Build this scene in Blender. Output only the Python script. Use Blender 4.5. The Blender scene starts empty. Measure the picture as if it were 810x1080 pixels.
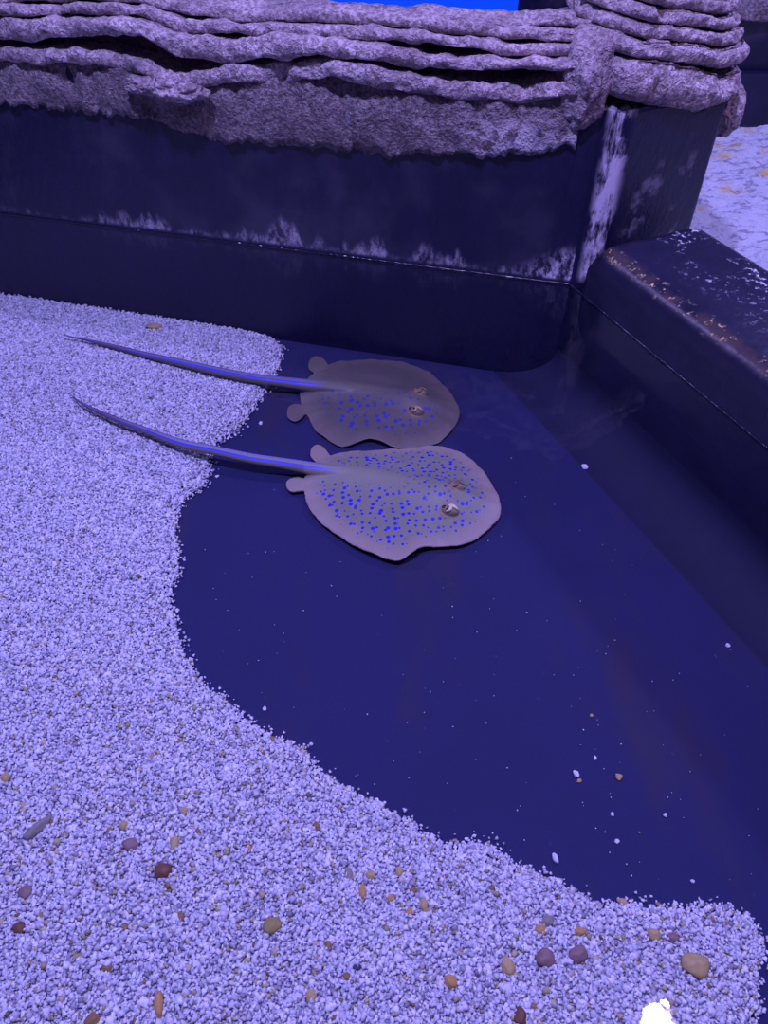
import bpy, bmesh, math, random
import numpy as np
from mathutils import Vector, Matrix, noise as mn

random.seed(7)
rng = np.random.default_rng(11)
sc = bpy.context.scene
COL = sc.collection

# ------------------------------------------------------------------ camera, world, lights, exposure
H = 0.80                      # camera height above the water (z = 0)
F = 811.0                     # focal length in pixels of the 810 x 1080 frame
cd = bpy.data.cameras.new('camera')
cam = bpy.data.objects.new('camera', cd)
COL.objects.link(cam)
cam.location = (0, 0, H)
cam.rotation_euler = (math.radians(45), 0, 0)
cd.sensor_fit = 'VERTICAL'
cd.sensor_height = 36.0
cd.lens = 36.0 * F / 1080.0
cd.clip_start = 0.02
cd.clip_end = 60
sc.camera = cam

sc.view_settings.view_transform = 'Standard'
sc.view_settings.look = 'None'
sc.view_settings.gamma = 1.0
sc.view_settings.exposure = 0.0
sc.view_settings.use_curve_mapping = False

w = bpy.data.worlds.new('hall_air')
sc.world = w
w.use_nodes = True
w.node_tree.nodes['Background'].inputs[0].default_value = (0.20, 0.20, 0.75, 1)
w.node_tree.nodes['Background'].inputs[1].default_value = 0.10


def area_lamp(name, loc, aim, size, power, color, spread=180):
    ld = bpy.data.lights.new(name, 'AREA')
    ld.shape = 'DISK'
    ld.size = size
    ld.energy = power
    ld.color = color
    ld.spread = math.radians(spread)
    o = bpy.data.objects.new(name, ld)
    COL.objects.link(o)
    o.location = loc
    d = Vector(aim) - Vector(loc)
    o.rotation_euler = d.to_track_quat('-Z', 'Y').to_euler()
    return o


# blue aquarium lamps over the tank, an added fill for the rock tops, and one whiter lamp whose mirror image shows at the bottom of the picture
area_lamp('tank_lamp_overhead', (-0.35, 0.36, 2.60), (-0.35, 1.0, -0.2), 0.16, 92, (0.37, 0.35, 1.0))
area_lamp('tank_lamp_right', (1.85, 2.20, 1.80), (0.3, 1.3, 0.0), 0.10, 24, (0.38, 0.34, 1.0))
area_lamp('rock_top_fill', (-2.05, 2.30, 1.90), (-0.2, 1.6, 0.2), 0.10, 30, (0.42, 0.35, 1.0))  # unseen lamp added to brighten the rock tops from behind
area_lamp('tank_lamp_violet', (0.785, 0.512, 1.80), (0.4, 1.0, 0.0), 0.11, 14, (0.56, 0.38, 1.0))
area_lamp('tank_lamp_behind', (2.2, 2.0, 1.9), (1.4, 2.0, 0.0), 0.20, 18, (0.36, 0.36, 1.0))


# ------------------------------------------------------------------ small helpers
def ray_dir(px, py):
    u = (px - 405.0) / F
    v = (py - 540.0) / F
    s = math.sqrt(0.5)
    return np.array([u, s * (1 - v), -s * (1 + v)])


def U(px, py, z):
    """where the sight line of a photo point meets the level z"""
    d = ray_dir(px, py)
    t = (z - H) / d[2]
    return np.array([d[0] * t, d[1] * t])


def onplane(px, py, p0, n):
    """where the sight line meets the upright plane through p0 (xy) with normal n (xy)"""
    d = ray_dir(px, py)
    t = (p0[0] * n[0] + p0[1] * n[1]) / (d[0] * n[0] + d[1] * n[1])
    return np.array([d[0] * t, d[1] * t, H + d[2] * t])


def tag(o, label=None, cat=None, group=None, kind=None):
    if label: o['label'] = label
    if cat: o['category'] = cat
    if group: o['group'] = group
    if kind: o['kind'] = kind
    return o


def link_mesh(name, verts, faces, mat, parent=None, smooth=True, loc=None):
    me = bpy.data.meshes.new(name)
    v = np.asarray(verts, dtype=np.float64)
    if loc is not None:
        v = v - np.asarray(loc)
    me.from_pydata(v.tolist(), [], [tuple(f) for f in faces])
    me.update()
    if smooth:
        me.polygons.foreach_set('use_smooth', [True] * len(me.polygons))
    o = bpy.data.objects.new(name, me)
    COL.objects.link(o)
    if mat: me.materials.append(mat)
    if loc is not None: o.location = loc
    if parent:
        o.parent = parent
    return o


def set_attr(o, name, vals):
    a = o.data.attributes.new(name, 'FLOAT', 'POINT')
    a.data.foreach_set('value', np.asarray(vals, dtype=np.float32))


def catmull(P, n, closed=False):
    P = np.asarray(P, float)
    m = len(P)
    segs = m if closed else m - 1
    per = max(2, int(math.ceil(6 * n / segs)))
    out = []
    for i in range(segs):
        if closed:
            p0, p1, p2, p3 = P[(i - 1) % m], P[i], P[(i + 1) % m], P[(i + 2) % m]
        else:
            p0, p1, p2, p3 = P[max(i - 1, 0)], P[i], P[i + 1], P[min(i + 2, m - 1)]
        t = np.linspace(0, 1, per, endpoint=False)[:, None]
        out.append(0.5 * (2 * p1 + (p2 - p0) * t + (2 * p0 - 5 * p1 + 4 * p2 - p3) * t ** 2 + (3 * p1 - p0 - 3 * p2 + p3) * t ** 3))
    Q = np.vstack(out + ([P[:1]] if closed else [P[-1:]]))
    L = np.concatenate([[0], np.cumsum(np.linalg.norm(np.diff(Q, axis=0), axis=1))])
    s = np.linspace(0, L[-1], n + (1 if closed else 0))
    R = np.stack([np.interp(s, L, Q[:, k]) for k in range(Q.shape[1])], 1)
    return R[:-1] if closed else R


# ------------------------------------------------------------------ materials
class Mat:
    def __init__(self, name):
        self.m = bpy.data.materials.new(name)
        self.m.use_nodes = True
        self.nt = self.m.node_tree
        self.b = self.nt.nodes['Principled BSDF']

    def n(self, t, **kw):
        x = self.nt.nodes.new(t)
        for k, v in kw.items():
            setattr(x, k, v)
        return x

    def l(self, a, b):
        self.nt.links.new(a, b)

    def coord(self):
        return self.n('ShaderNodeTexCoord').outputs['Object']

    def mapping(self, vec, scale=(1, 1, 1), loc=(0, 0, 0)):
        x = self.n('ShaderNodeMapping')
        x.inputs['Scale'].default_value = scale
        x.inputs['Location'].default_value = loc
        self.l(vec, x.inputs['Vector'])
        return x.outputs[0]

    def noise(self, vec, scale, detail=4, rough=0.55):
        x = self.n('ShaderNodeTexNoise')
        x.inputs['Scale'].default_value = scale
        x.inputs['Detail'].default_value = detail
        x.inputs['Roughness'].default_value = rough
        self.l(vec, x.inputs['Vector'])
        return x.outputs['Fac']

    def ss(self, val, a, b, inv=False):
        x = self.n('ShaderNodeMapRange', interpolation_type='SMOOTHSTEP')
        x.inputs['From Min'].default_value = a
        x.inputs['From Max'].default_value = b
        x.inputs['To Min'].default_value = 1.0 if inv else 0.0
        x.inputs['To Max'].default_value = 0.0 if inv else 1.0
        self.l(val, x.inputs['Value'])
        return x.outputs[0]

    def math(self, op, a, b=None, clamp=False):
        x = self.n('ShaderNodeMath', operation=op)
        x.use_clamp = clamp
        for i, q in enumerate((a, b)):
            if q is None: continue
            if isinstance(q, (int, float)): x.inputs[i].default_value = q
            else: self.l(q, x.inputs[i])
        return x.outputs[0]

    def mix(self, fac, a, b):
        x = self.n('ShaderNodeMix', data_type='RGBA')
        for q, s in ((fac, x.inputs[0]), (a, x.inputs[6]), (b, x.inputs[7])):
            if isinstance(q, (int, float)): s.default_value = q
            elif isinstance(q, tuple): s.default_value = q + (1,) if len(q) == 3 else q
            else: self.l(q, s)
        return x.outputs[2]

    def attr(self, name):
        x = self.n('ShaderNodeAttribute')
        x.attribute_name = name
        return x

    def xyz(self, vec):
        x = self.n('ShaderNodeSeparateXYZ')
        self.l(vec, x.inputs[0])
        return x.outputs

    def bump(self, h, strength=0.5, dist=0.01):
        x = self.n('ShaderNodeBump')
        x.inputs['Strength'].default_value = strength
        x.inputs['Distance'].default_value = dist
        self.l(h, x.inputs['Height'])
        self.l(x.outputs[0], self.b.inputs['Normal'])

    def base(self, c):
        if isinstance(c, tuple): self.b.inputs['Base Color'].default_value = c + (1,)
        else: self.l(c, self.b.inputs['Base Color'])

    def rough(self, r):
        if isinstance(r, (int, float)): self.b.inputs['Roughness'].default_value = r
        else: self.l(r, self.b.inputs['Roughness'])


def plain(name, col, rough=0.6, var=0.0, scale=40):
    M = Mat(name)
    if var:
        f = M.noise(M.coord(), scale, 3)
        M.base(M.mix(f, tuple(c * (1 - var) for c in col), tuple(min(1, c * (1 + var)) for c in col)))
    else:
        M.base(col)
    M.rough(rough)
    return M.m


def rock_mat(name, dark=1.0, crust=False):
    M = Mat(name)
    c = M.coord()
    big = M.noise(c, 9, 5, 0.6)
    fine = M.noise(c, 110, 4, 0.65)
    speck = M.noise(c, 260, 2, 0.5)
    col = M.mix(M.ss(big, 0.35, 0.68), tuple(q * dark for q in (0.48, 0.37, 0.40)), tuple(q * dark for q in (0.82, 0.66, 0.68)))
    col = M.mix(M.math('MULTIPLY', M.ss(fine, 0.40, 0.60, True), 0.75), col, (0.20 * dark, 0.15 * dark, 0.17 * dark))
    col = M.mix(M.math('MULTIPLY', M.ss(speck, 0.66, 0.74), 0.8), col, (0.80, 0.62, 0.45))
    st = M.noise(M.mapping(c, (1, 1, 1), (3, 1, 7)), 17, 3)
    col = M.mix(M.math('MULTIPLY', M.ss(st, 0.66, 0.78), 0.5), col, (0.40, 0.40, 0.72))
    if crust:
        X, Y, Z = M.xyz(c)
        w_ = M.math('MULTIPLY', M.ss(X, 0.10, 0.24), M.ss(Z, 0.28, 0.33, True))
        w_ = M.math('MULTIPLY', w_, M.ss(M.noise(c, 48, 4, 0.6), 0.43, 0.54))
        col = M.mix(w_, col, (0.68, 0.60, 0.66))
    M.base(col)
    M.rough(0.75)
    h = M.math('ADD', M.math('MULTIPLY', fine, 0.7), M.math('MULTIPLY', speck, 0.4))
    M.bump(M.math('ADD', h, M.math('MULTIPLY', M.noise(c, 55, 4, 0.7), 1.3)), 1.0, 0.009)
    return M.m


def wall_mat(name, mode):
    """black pond paint with crusts of salt"""
    M = Mat(name)
    c = M.coord()
    X, Y, Z = M.xyz(c)
    paint = M.mix(M.noise(M.mapping(c, (1, 1, 0.5)), 22, 5, 0.65), (0.0035, 0.0038, 0.019), (0.014, 0.014, 0.060))
    fine = M.noise(M.mapping(c, (1, 1, 0.55)), 70, 5, 0.7)
    if mode == 'back':
        hgt = M.math('MULTIPLY', M.ss(M.noise(M.mapping(c, (1, 1, 0.0), (2.44, 0, 0)), 7.0, 3), 0.40, 0.68), 0.10)
        hgt = M.math('ADD', hgt, M.math('MULTIPLY', M.math('SUBTRACT', M.noise(M.mapping(c, (1, 1, 0.3)), 30, 4), 0.5), 0.05))
        edge_ = M.math('SUBTRACT', hgt, Z)
        zone = M.math('MULTIPLY', M.ss(Z, 0.005, 0.013), M.ss(edge_, -0.018, 0.014))
        crust = M.math('MULTIPLY', M.math('MULTIPLY', zone, M.ss(fine, 0.36, 0.66)), 0.62)
        veil = M.math('MULTIPLY', M.math('MULTIPLY', M.ss(Z, 0.0, 0.02), M.ss(M.noise(c, 6, 4), 0.45, 0.7)), 0.04)
        mask = M.math('ADD', crust, veil, True)
        # the patch beside the corner
        near = M.math('MULTIPLY', M.ss(X, 0.24, 0.33), M.ss(M.math('ADD', M.math('MULTIPLY', Z, 1.0), M.math('MULTIPLY', X, -0.45)), -0.15, -0.075, True))
        near = M.math('MULTIPLY', near, M.ss(Z, 0.004, 0.012))
        mask = M.math('ADD', mask, M.math('MULTIPLY', M.math('MULTIPLY', near, M.ss(fine, 0.42, 0.60)), 0.75), True)
    elif mode == 'corner':
        streak = M.noise(M.mapping(c, (1, 1, 0.22)), 46, 5, 0.72)
        band = M.math('MULTIPLY', M.ss(X, 0.395, 0.415), M.ss(X, 0.435, 0.458, True))
        a = M.math('MULTIPLY', M.math('MULTIPLY', band, M.ss(Z, 0.0, 0.02)), M.ss(M.math('SUBTRACT', streak, M.math('MULTIPLY', M.ss(M.noise(c, 14, 3), 0.40, 0.62), 0.16)), 0.33, 0.52))
        patch = M.math('MULTIPLY', M.math('MULTIPLY', M.ss(M.noise(c, 17, 4, 0.6), 0.53, 0.66), M.ss(Z, 0.21, 0.25, True)), M.math('MULTIPLY', M.ss(X, 0.455, 0.50), 0.26))
        mask = M.math('ADD', a, patch, True)
    else:
        mask = M.math('MULTIPLY', M.ss(M.noise(c, 8, 5), 0.5, 0.75), 0.06)
    col = M.mix(mask, paint, (0.62, 0.55, 0.66))
    M.base(col)
    M.rough(M.mix(mask, (0.38, 0.38, 0.38), (0.8, 0.8, 0.8)))
    M.bump(M.math('ADD', fine, M.math('MULTIPLY', mask, 1.2)), 0.5, 0.004)
    return M.m


def floor_mat():
    M = Mat('painted_pond_floor')
    c = M.coord()
    a = M.noise(c, 3.2, 5, 0.6)
    f = M.noise(c, 60, 4, 0.7)
    col = M.mix(a, (0.0085, 0.0090, 0.052), (0.0175, 0.0175, 0.096))
    st = M.noise(M.mapping(c, (3.0, 1.1, 1), (0.4, 0.2, 0)), 2.2, 3)
    col = M.mix(M.math('MULTIPLY', M.ss(st, 0.52, 0.72), 0.5), col, (0.034, 0.024, 0.036))
    col = M.mix(M.math('MULTIPLY', M.ss(f, 0.66, 0.78), 0.35), col, (0.075, 0.07, 0.14))
    M.base(col)
    M.rough(0.85)
    return M.m


def ledge_mat():
    M = Mat('wet_black_ledge')
    c = M.coord()
    wv = M.attr('across').outputs['Fac']
    fine = M.noise(c, 75, 5, 0.72)
    mid = M.noise(c, 14, 4, 0.6)
    paint = M.mix(mid, (0.007, 0.007, 0.022), (0.022, 0.020, 0.056))
    nose = M.math('MULTIPLY', M.ss(wv, 0.004, 0.012), M.ss(wv, 0.016, 0.044, True))
    back = M.math('MULTIPLY', M.ss(wv, 0.05, 0.17), 0.95)
    brown = M.math('MULTIPLY', nose, M.ss(mid, 0.36, 0.55))
    col = M.mix(M.math('MULTIPLY', brown, 0.7), paint, (0.085, 0.055, 0.050))
    zone = M.math('ADD', M.math('MULTIPLY', nose, 1.0), back, True)
    crust = M.math('MULTIPLY', M.math('MULTIPLY', zone, M.ss(fine, 0.56, 0.64)), M.ss(M.noise(c, 9, 3), 0.42, 0.56))
    salt = M.mix(M.ss(wv, 0.03, 0.07), (0.80, 0.58, 0.26), (0.72, 0.70, 0.80))
    M.base(M.mix(crust, col, salt))
    M.rough(M.mix(crust, (0.36, 0.36, 0.36), (0.8, 0.8, 0.8)))
    M.bump(M.math('ADD', M.math('MULTIPLY', M.noise(c, 26, 3), 0.8), M.math('MULTIPLY', crust, 0.6)), 0.35, 0.006)
    return M.m


def water_mat():
    M = Mat('clear_pool_water')
    nt = M.nt
    nt.nodes.remove(M.b)
    c = M.coord()
    h = M.math('ADD', M.noise(c, 7, 2, 0.4), M.math('MULTIPLY', M.noise(c, 30, 2, 0.5), 0.12))
    bmp = M.n('ShaderNodeBump')
    bmp.inputs['Strength'].default_value = 0.25
    bmp.inputs['Distance'].default_value = 0.006
    M.l(h, bmp.inputs['Height'])
    geo = M.n('ShaderNodeNewGeometry')
    dot = M.n('ShaderNodeVectorMath', operation='DOT_PRODUCT')
    M.l(geo.outputs['Incoming'], dot.inputs[0])
    M.l(bmp.outputs[0], dot.inputs[1])
    cosv = M.math('ABSOLUTE', dot.outputs['Value'])
    k = M.math('SUBTRACT', 1.0, cosv, True)
    fr = M.math('ADD', M.math('MULTIPLY', M.math('POWER', k, 5.0), 0.98), 0.02, True)
    tr = M.n('ShaderNodeBsdfTransparent')
    tr.inputs[0].default_value = (0.93, 0.94, 1.0, 1)
    gl = M.n('ShaderNodeBsdfGlossy')
    gl.inputs['Roughness'].default_value = 0.015
    gl.inputs['Color'].default_value = (1, 1, 1, 1)
    M.l(bmp.outputs[0], gl.inputs['Normal'])
    mx = M.n('ShaderNodeMixShader')
    M.l(fr, mx.inputs[0])
    M.l(tr.outputs[0], mx.inputs[1])
    M.l(gl.outputs[0], mx.inputs[2])
    M.l(mx.outputs[0], nt.nodes['Material Output'].inputs['Surface'])
    return M.m


def grain_mat(name):
    M = Mat(name)
    M.l(M.attr('tint').outputs['Color'], M.b.inputs['Base Color'])
    M.rough(0.7)
    return M.m


def ray_mat(name, base, rimc, ridge, spotc, spot_gain, scale, headc=(0.30, 0.19, 0.07)):
    M = Mat(name)
    c = M.coord()
    rim = M.attr('rim').outputs['Fac']
    rg = M.attr('ridge').outputs['Fac']
    sp = M.attr('spotty').outputs['Fac']
    tl = M.attr('tail').outputs['Fac']
    tv = M.attr('tail_side').outputs['Fac']
    te = M.attr('tail_tip').outputs['Fac']
    n1 = M.noise(c, 26, 4, 0.6)
    col = M.mix(n1, tuple(q * 0.82 for q in base), tuple(q * 1.15 for q in base))
    col = M.mix(M.math('MULTIPLY', M.ss(rim, 0.72, 0.97), 0.9), col, rimc)
    col = M.mix(M.math('MULTIPLY', rg, 0.7), col, ridge)
    hd = M.attr('head').outputs['Fac']
    col = M.mix(M.math('MULTIPLY', hd, 0.75), col, headc)
    vo = M.n('ShaderNodeTexVoronoi', voronoi_dimensions='2D')
    vo.inputs['Scale'].default_value = scale
    vo.inputs['Randomness'].default_value = 0.95
    M.l(c, vo.inputs['Vector'])
    rr = M.n('ShaderNodeSeparateColor')
    M.l(vo.outputs['Color'], rr.inputs[0])
    rad = M.math('MULTIPLY', M.math('ADD', M.math('MULTIPLY', rr.outputs[0], 0.20), 0.18), sp)
    d = M.math('SUBTRACT', rad, vo.outputs['Distance'])
    spot = M.ss(d, 0.0, 0.07)
    col = M.mix(M.math('MULTIPLY', spot, spot_gain), col, spotc)
    # tail: grey back, blue stripe down each side, dark towards the tip
    tcol = M.mix(M.ss(tv, 0.30, 0.42), ridge, (0.03, 0.03, 0.85))
    tcol = M.mix(M.ss(tv, 0.66, 0.80), tcol, tuple(q * 0.7 for q in ridge))
    tcol = M.mix(M.math('MULTIPLY', M.ss(te, 0.12, 0.5, True), 0.85), tcol, (0.10, 0.075, 0.13))
    col = M.mix(M.ss(tl, 0.2, 0.8), col, tcol)
    M.base(col)
    M.rough(0.5)
    M.bump(M.noise(c, 160, 3), 0.15, 0.002)
    return M.m


M_rock = rock_mat('layered_artificial_rock')
M_skirt = rock_mat('shaded_rock_skirt', 0.50, True)  # rock colour darkened to carry the shade below the lip, plus pale crust
M_rock_far = rock_mat('distant_artificial_rock', 0.6)
M_floor = floor_mat()
M_back = wall_mat('salted_black_wall', 'back')
M_corner = wall_mat('salted_black_corner', 'corner')
M_plain = wall_mat('black_wall', 'plain')
M_cove = plain('painted_cove', (0.0065, 0.0065, 0.036), 0.8, 0.3, 12)
M_ledge = ledge_mat()
M_water = water_mat()

# ------------------------------------------------------------------ layout of the tank (all in metres, water level z = 0)
ZF = -0.240                                              # pool floor as it appears through the water
A = np.array([0.388, 1.472])                             # corner of the pool at the water
UL = np.array([-0.967, 0.253]); UL /= np.linalg.norm(UL)   # along the back wall, leftwards
NB = np.array([-UL[1], UL[0]])                           # towards the pool
if NB[1] > 0: NB = -NB
UR = np.array([0.396, -0.918]); UR /= np.linalg.norm(UR)   # along the right wall, towards the viewer
NR = np.array([-0.918, -0.396]); NR /= np.linalg.norm(NR)  # towards the pool
B = np.array([0.442, 1.467])
C = np.array([0.653, 1.581])


def prism(name, poly, z0, z1, mat, res=None, **kw):
    n = len(poly)
    v = [(p[0], p[1], z0) for p in poly] + [(p[0], p[1], z1) for p in poly]
    f = [tuple(range(n))[::-1], tuple(range(n, 2 * n))]
    for i in range(n):
        j = (i + 1) % n
        f.append((i, j, n + j, n + i))
    o = link_mesh(name, v, f, mat, smooth=False)
    bm = bmesh.new(); bm.from_mesh(o.data)
    bmesh.ops.recalc_face_normals(bm, faces=bm.faces)
    bm.to_mesh(o.data); bm.free()
    return o


def struct(o):
    o['kind'] = 'structure'
    return o


# floor of the pool
pf = [A + UL * 2.2 + NB * -0.05, A + UL * -0.05 - NB * 0.05, A + UR * 2.2 - NR * 0.05, np.array([-1.9, -0.6])]
struct(prism('floor', pf, ZF - 0.05, ZF, M_floor))

# back wall
bw = [A + UL * 2.3, A - UL * 0.0, A - UL * 0.02 - NB * 0.20, A + UL * 2.3 - NB * 0.20]
struct(prism('wall_back', bw, ZF - 0.05, 0.335, M_back))


def sweep(name, prof, p0, p1, out, mat, n=160, parent=None, across=None, slant=0.0):
    """profile of (offset along out, z) carried along p0 -> p1"""
    prof = np.asarray(prof, float)
    V, Fc, at = [], [], []
    m = len(prof)
    for i in range(n + 1):
        for k in range(m):
            q0 = p0 + (p1 - p0) / np.linalg.norm(p1 - p0) * slant * min(1.0, max(0.0, prof[k, 1] / 0.1))
            p = q0 + (p1 - q0) * i / n
            V.append((p[0] + out[0] * prof[k, 0], p[1] + out[1] * prof[k, 0], prof[k, 1]))
            at.append(across[k] if across is not None else 0)
    for i in range(n):
        for k in range(m - 1):
            a = i * m + k
            Fc.append((a, a + 1, a + m + 1, a + m))
    Fc.append(tuple(range(m)))
    Fc.append(tuple(range(n * m, n * m + m))[::-1])
    o = link_mesh(name, V, Fc, mat, parent)
    bm = bmesh.new(); bm.from_mesh(o.data)
    bmesh.ops.recalc_face_normals(bm, faces=bm.faces)
    bm.to_mesh(o.data); bm.free()
    if across is not None: set_attr(o, 'across', at)
    return o


# right wall with its wet ledge; offsets run away from the pool
P = [(0.0, ZF - 0.05), (0.0, 0.06), (0.003, 0.085), (0.010, 0.099), (0.022, 0.107), (0.04, 0.110)]
P += [(0.04 + 0.19 * i / 10, 0.110 + 0.001 * math.sin(i)) for i in range(1, 11)]
P += [(0.245, 0.104), (0.25, 0.09), (0.25, ZF - 0.05)]
struct(sweep('wall_right', P, A + UR * 0.015, A + UR * 1.9, -NR, M_ledge, across=[q[0] for q in P], slant=0.055))
# sloping cove at the foot of the right wall
Cv = [(0.0, ZF + 0.085)] + [(0.112 * (1 - math.cos(a_)), ZF + 0.08 * (1 - math.sin(a_))) for a_ in [0.12, 0.3, 0.5, 0.7, 0.9, 1.1, 1.3, 1.5]] + [(0.108, ZF + 0.0005), (0.108, ZF - 0.02), (0.0, ZF - 0.02)]
struct(sweep('trim_1', Cv, A - UR * 0.14, A + UR * 1.9, NR, M_cove, n=60))

# pillar in the corner that carries the right end of the rock
D = C + np.array([-0.02, 0.30])
E = np.array([0.30, 1.80])
struct(prism('wall_corner', [A + UL * 0.01, B, C, D, E], ZF - 0.05, 0.345, M_corner))
bev = COL.objects['wall_corner'].modifiers.new('round', 'BEVEL')
bev.width = 0.012; bev.segments = 4

# water
pw = [A + UL * 2.2, A + UL * 0.0, A + UR * 1.85, np.array([-1.85, -0.5])]
wo = link_mesh('water_surface', [(p[0], p[1], 0.0) for p in pw], [(0, 1, 2, 3)], M_water, smooth=False)
if wo.data.polygons[0].normal.z < 0: wo.data.flip_normals()
struct(wo)


# wet bead of water clinging along the walls at the waterline
Mw = Mat('wet_waterline')
Mw.base((0.012, 0.011, 0.030)); Mw.rough(0.2)
Mw.b.inputs['Specular IOR Level'].default_value = 0.8


def bead(name, p0, p1, seed):
    L_ = np.linalg.norm(p1 - p0)
    n = int(L_ / 0.003)
    u = (p1 - p0) / L_
    nn = np.array([-u[1], u[0]])
    V, Fc = [], []
    for i in range(n + 1):
        p = p0 + u * L_ * i / n
        s_ = L_ * i / n
        r = 0.0016 + 0.0040 * max(0, mn.noise(Vector((s_ * 60, seed, 0)))) + 0.0018 * max(0, mn.noise(Vector((s_ * 150, seed, 2))))
        for k in range(8):
            a = 2 * math.pi * k / 8
            V.append((p[0] + nn[0] * r * math.cos(a), p[1] + nn[1] * r * math.cos(a), 0.001 + r * math.sin(a)))
    for i in range(n):
        for k in range(8):
            Fc.append((i * 8 + k, i * 8 + (k + 1) % 8, (i + 1) * 8 + (k + 1) % 8, (i + 1) * 8 + k))
    return struct(link_mesh(name, V, Fc, Mw.m))


bead('trim_3', A + UL * 2.2 + NB * 0.001, A + NB * 0.001, 1)
bead('trim_4', A + NR * 0.001, A + UR * 1.8 + NR * 0.001, 5)


# ------------------------------------------------------------------ layered rock
def rock_layer(name, path, zt, zb, off, parent, mat, seed, depth=0.30, rise=0.05, amp=1.0, step=0.006, nose=None):
    """one stratum: path (polyline xy), zt / zb / off functions of arc length, carried along the path"""
    path = np.asarray(path, float)
    L = np.concatenate([[0], np.cumsum(np.linalg.norm(np.diff(path, axis=0), axis=1))])
    n = max(8, int(L[-1] / step))
    S = np.linspace(0, L[-1], n)
    X = np.interp(S, L, path[:, 0]); Y = np.interp(S, L, path[:, 1])
    T = np.stack([np.gradient(X), np.gradient(Y)], 1)
    T /= np.linalg.norm(T, axis=1)[:, None]
    N = np.stack([-T[:, 1], T[:, 0]], 1)
    V = []
    m = 34
    for i in range(n):
        s = S[i]
        a, b, o = zt(s), zb(s), off(s)
        th = max(a - b, 0.008)
        r = min(0.45 * th, 0.008) if nose is None else min(nose, 0.5 * th)
        prof = []
        for q in range(7):                                   # underside
            e = q / 6
            prof.append((-depth + (depth - r * 1.3) * e, b + 0.012 * (1 - e)))
        face = 9
        for q in range(face):                                # lower curve, face, upper curve
            e = q / (face - 1)
            ang = -math.pi / 2 + math.pi * e
            zc = b + r + (th - 2 * r) * e
            prof.append((-r + r * math.cos(ang), zc + r * math.sin(ang) * (1 if e > 0 else 1)))
        for q in range(1, m - 7 - face + 1):
            e = q / (m - 7 - face)
            prof.append((-r - (depth - r) * e, a + rise * e))
        for (po, pz) in prof:
            x = X[i] + N[i, 0] * (o + po); y = Y[i] + N[i, 1] * (o + po)
            p = Vector((x, y, pz))
            k = max(0.0, 1 + po / depth)
            d1 = mn.noise(p * 9 + Vector((seed, 0, seed))) * 0.010
            d2 = mn.noise(p * 28 + Vector((0, seed, 0))) * 0.010
            d3 = mn.noise(p * 75 + Vector((0, 0, seed))) * 0.0055
            d4 = mn.noise(p * 160) * 0.0026
            d5 = -0.020 * max(0.0, mn.noise(p * 17 + Vector((seed * 2, 0, 5))) - 0.12)
            dd = (d1 + d2 + d3 + d4 + d5) * amp
            V.append((x + N[i, 0] * dd, y + N[i, 1] * dd, pz + 0.55 * dd))
    Fc = []
    for i in range(n - 1):
        for k in range(m - 1):
            a = i * m + k
            Fc.append((a, a + m, a + m + 1, a + 1))
        Fc.append((i * m + m - 1, i * m + 2 * m - 1, i * m + m, i * m))
    Fc.append(tuple(range(m)))
    Fc.append(tuple(range((n - 1) * m, n * m))[::-1])
    o = link_mesh(name, V, Fc, mat, parent)
    bm = bmesh.new(); bm.from_mesh(o.data)
    bmesh.ops.recalc_face_normals(bm, faces=bm.faces)
    bm.to_mesh(o.data); bm.free()
    return o


def ctrl(pts, p0, u, n, off, s0=0.0):
    """photo points of an edge -> function arc length -> z, on the upright plane that lies off in front of the wall"""
    q0 = p0 + n * off
    S, Z = [], []
    for (x, y) in pts:
        p = onplane(x, y, q0, n)
        S.append((p[:2] - q0) @ u + s0); Z.append(p[2])
    o = np.argsort(S)
    S, Z = np.array(S)[o], np.array(Z)[o]
    return lambda s: float(np.interp(s, S, Z))


rock = bpy.data.objects.new('rock_formation', None)
COL.objects.link(rock)
tag(rock, 'long bank of layered purplish artificial rock along the top of the back wall', 'rock')

# path runs from the left end to the corner so that its left normal points away; use reversed so N faces the pool
back_path = [A + UL * 0.035, A + UL * 2.25]
tmpN = np.array([-(UL[1]), UL[0]])
flip = 1 if tmpN @ NB > 0 else -1
if flip < 0:
    back_path = back_path[::-1]


def bs(fun):
    """turn a function of distance from the corner into one of arc length along back_path"""
    if flip < 0:
        return lambda s: fun(2.25 - s)
    return lambda s: fun(s + 0.035)


xs = [0, 37, 111, 150, 185, 240, 343, 448, 532, 600]


def edge(ys, off, xs_=xs):
    return ctrl(list(zip(xs_, ys)), A, UL, NB, off)


# the skirt: a rough face under the lowest lip, leaning back to the wall
skb = edge([110, 112, 120, 127, 134, 150, 157, 165, 164, 155], 0.006)
skt = edge([62, 64, 66, 75, 92, 84, 78, 98, 102, 100], 0.012)
rock_layer('rock_skirt', back_path, bs(skt), bs(lambda q: skb(q) + 0.016 * mn.noise(Vector((q * 14, 3, 0))) + 0.014 * mn.noise(Vector((q * 45, 1, 0))) + 0.008 * mn.noise(Vector((q * 120, 1, 0)))), bs(lambda q: 0.016), rock, M_skirt, 1.0, depth=0.10, rise=0.0, amp=0.8, nose=0.008)
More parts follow.
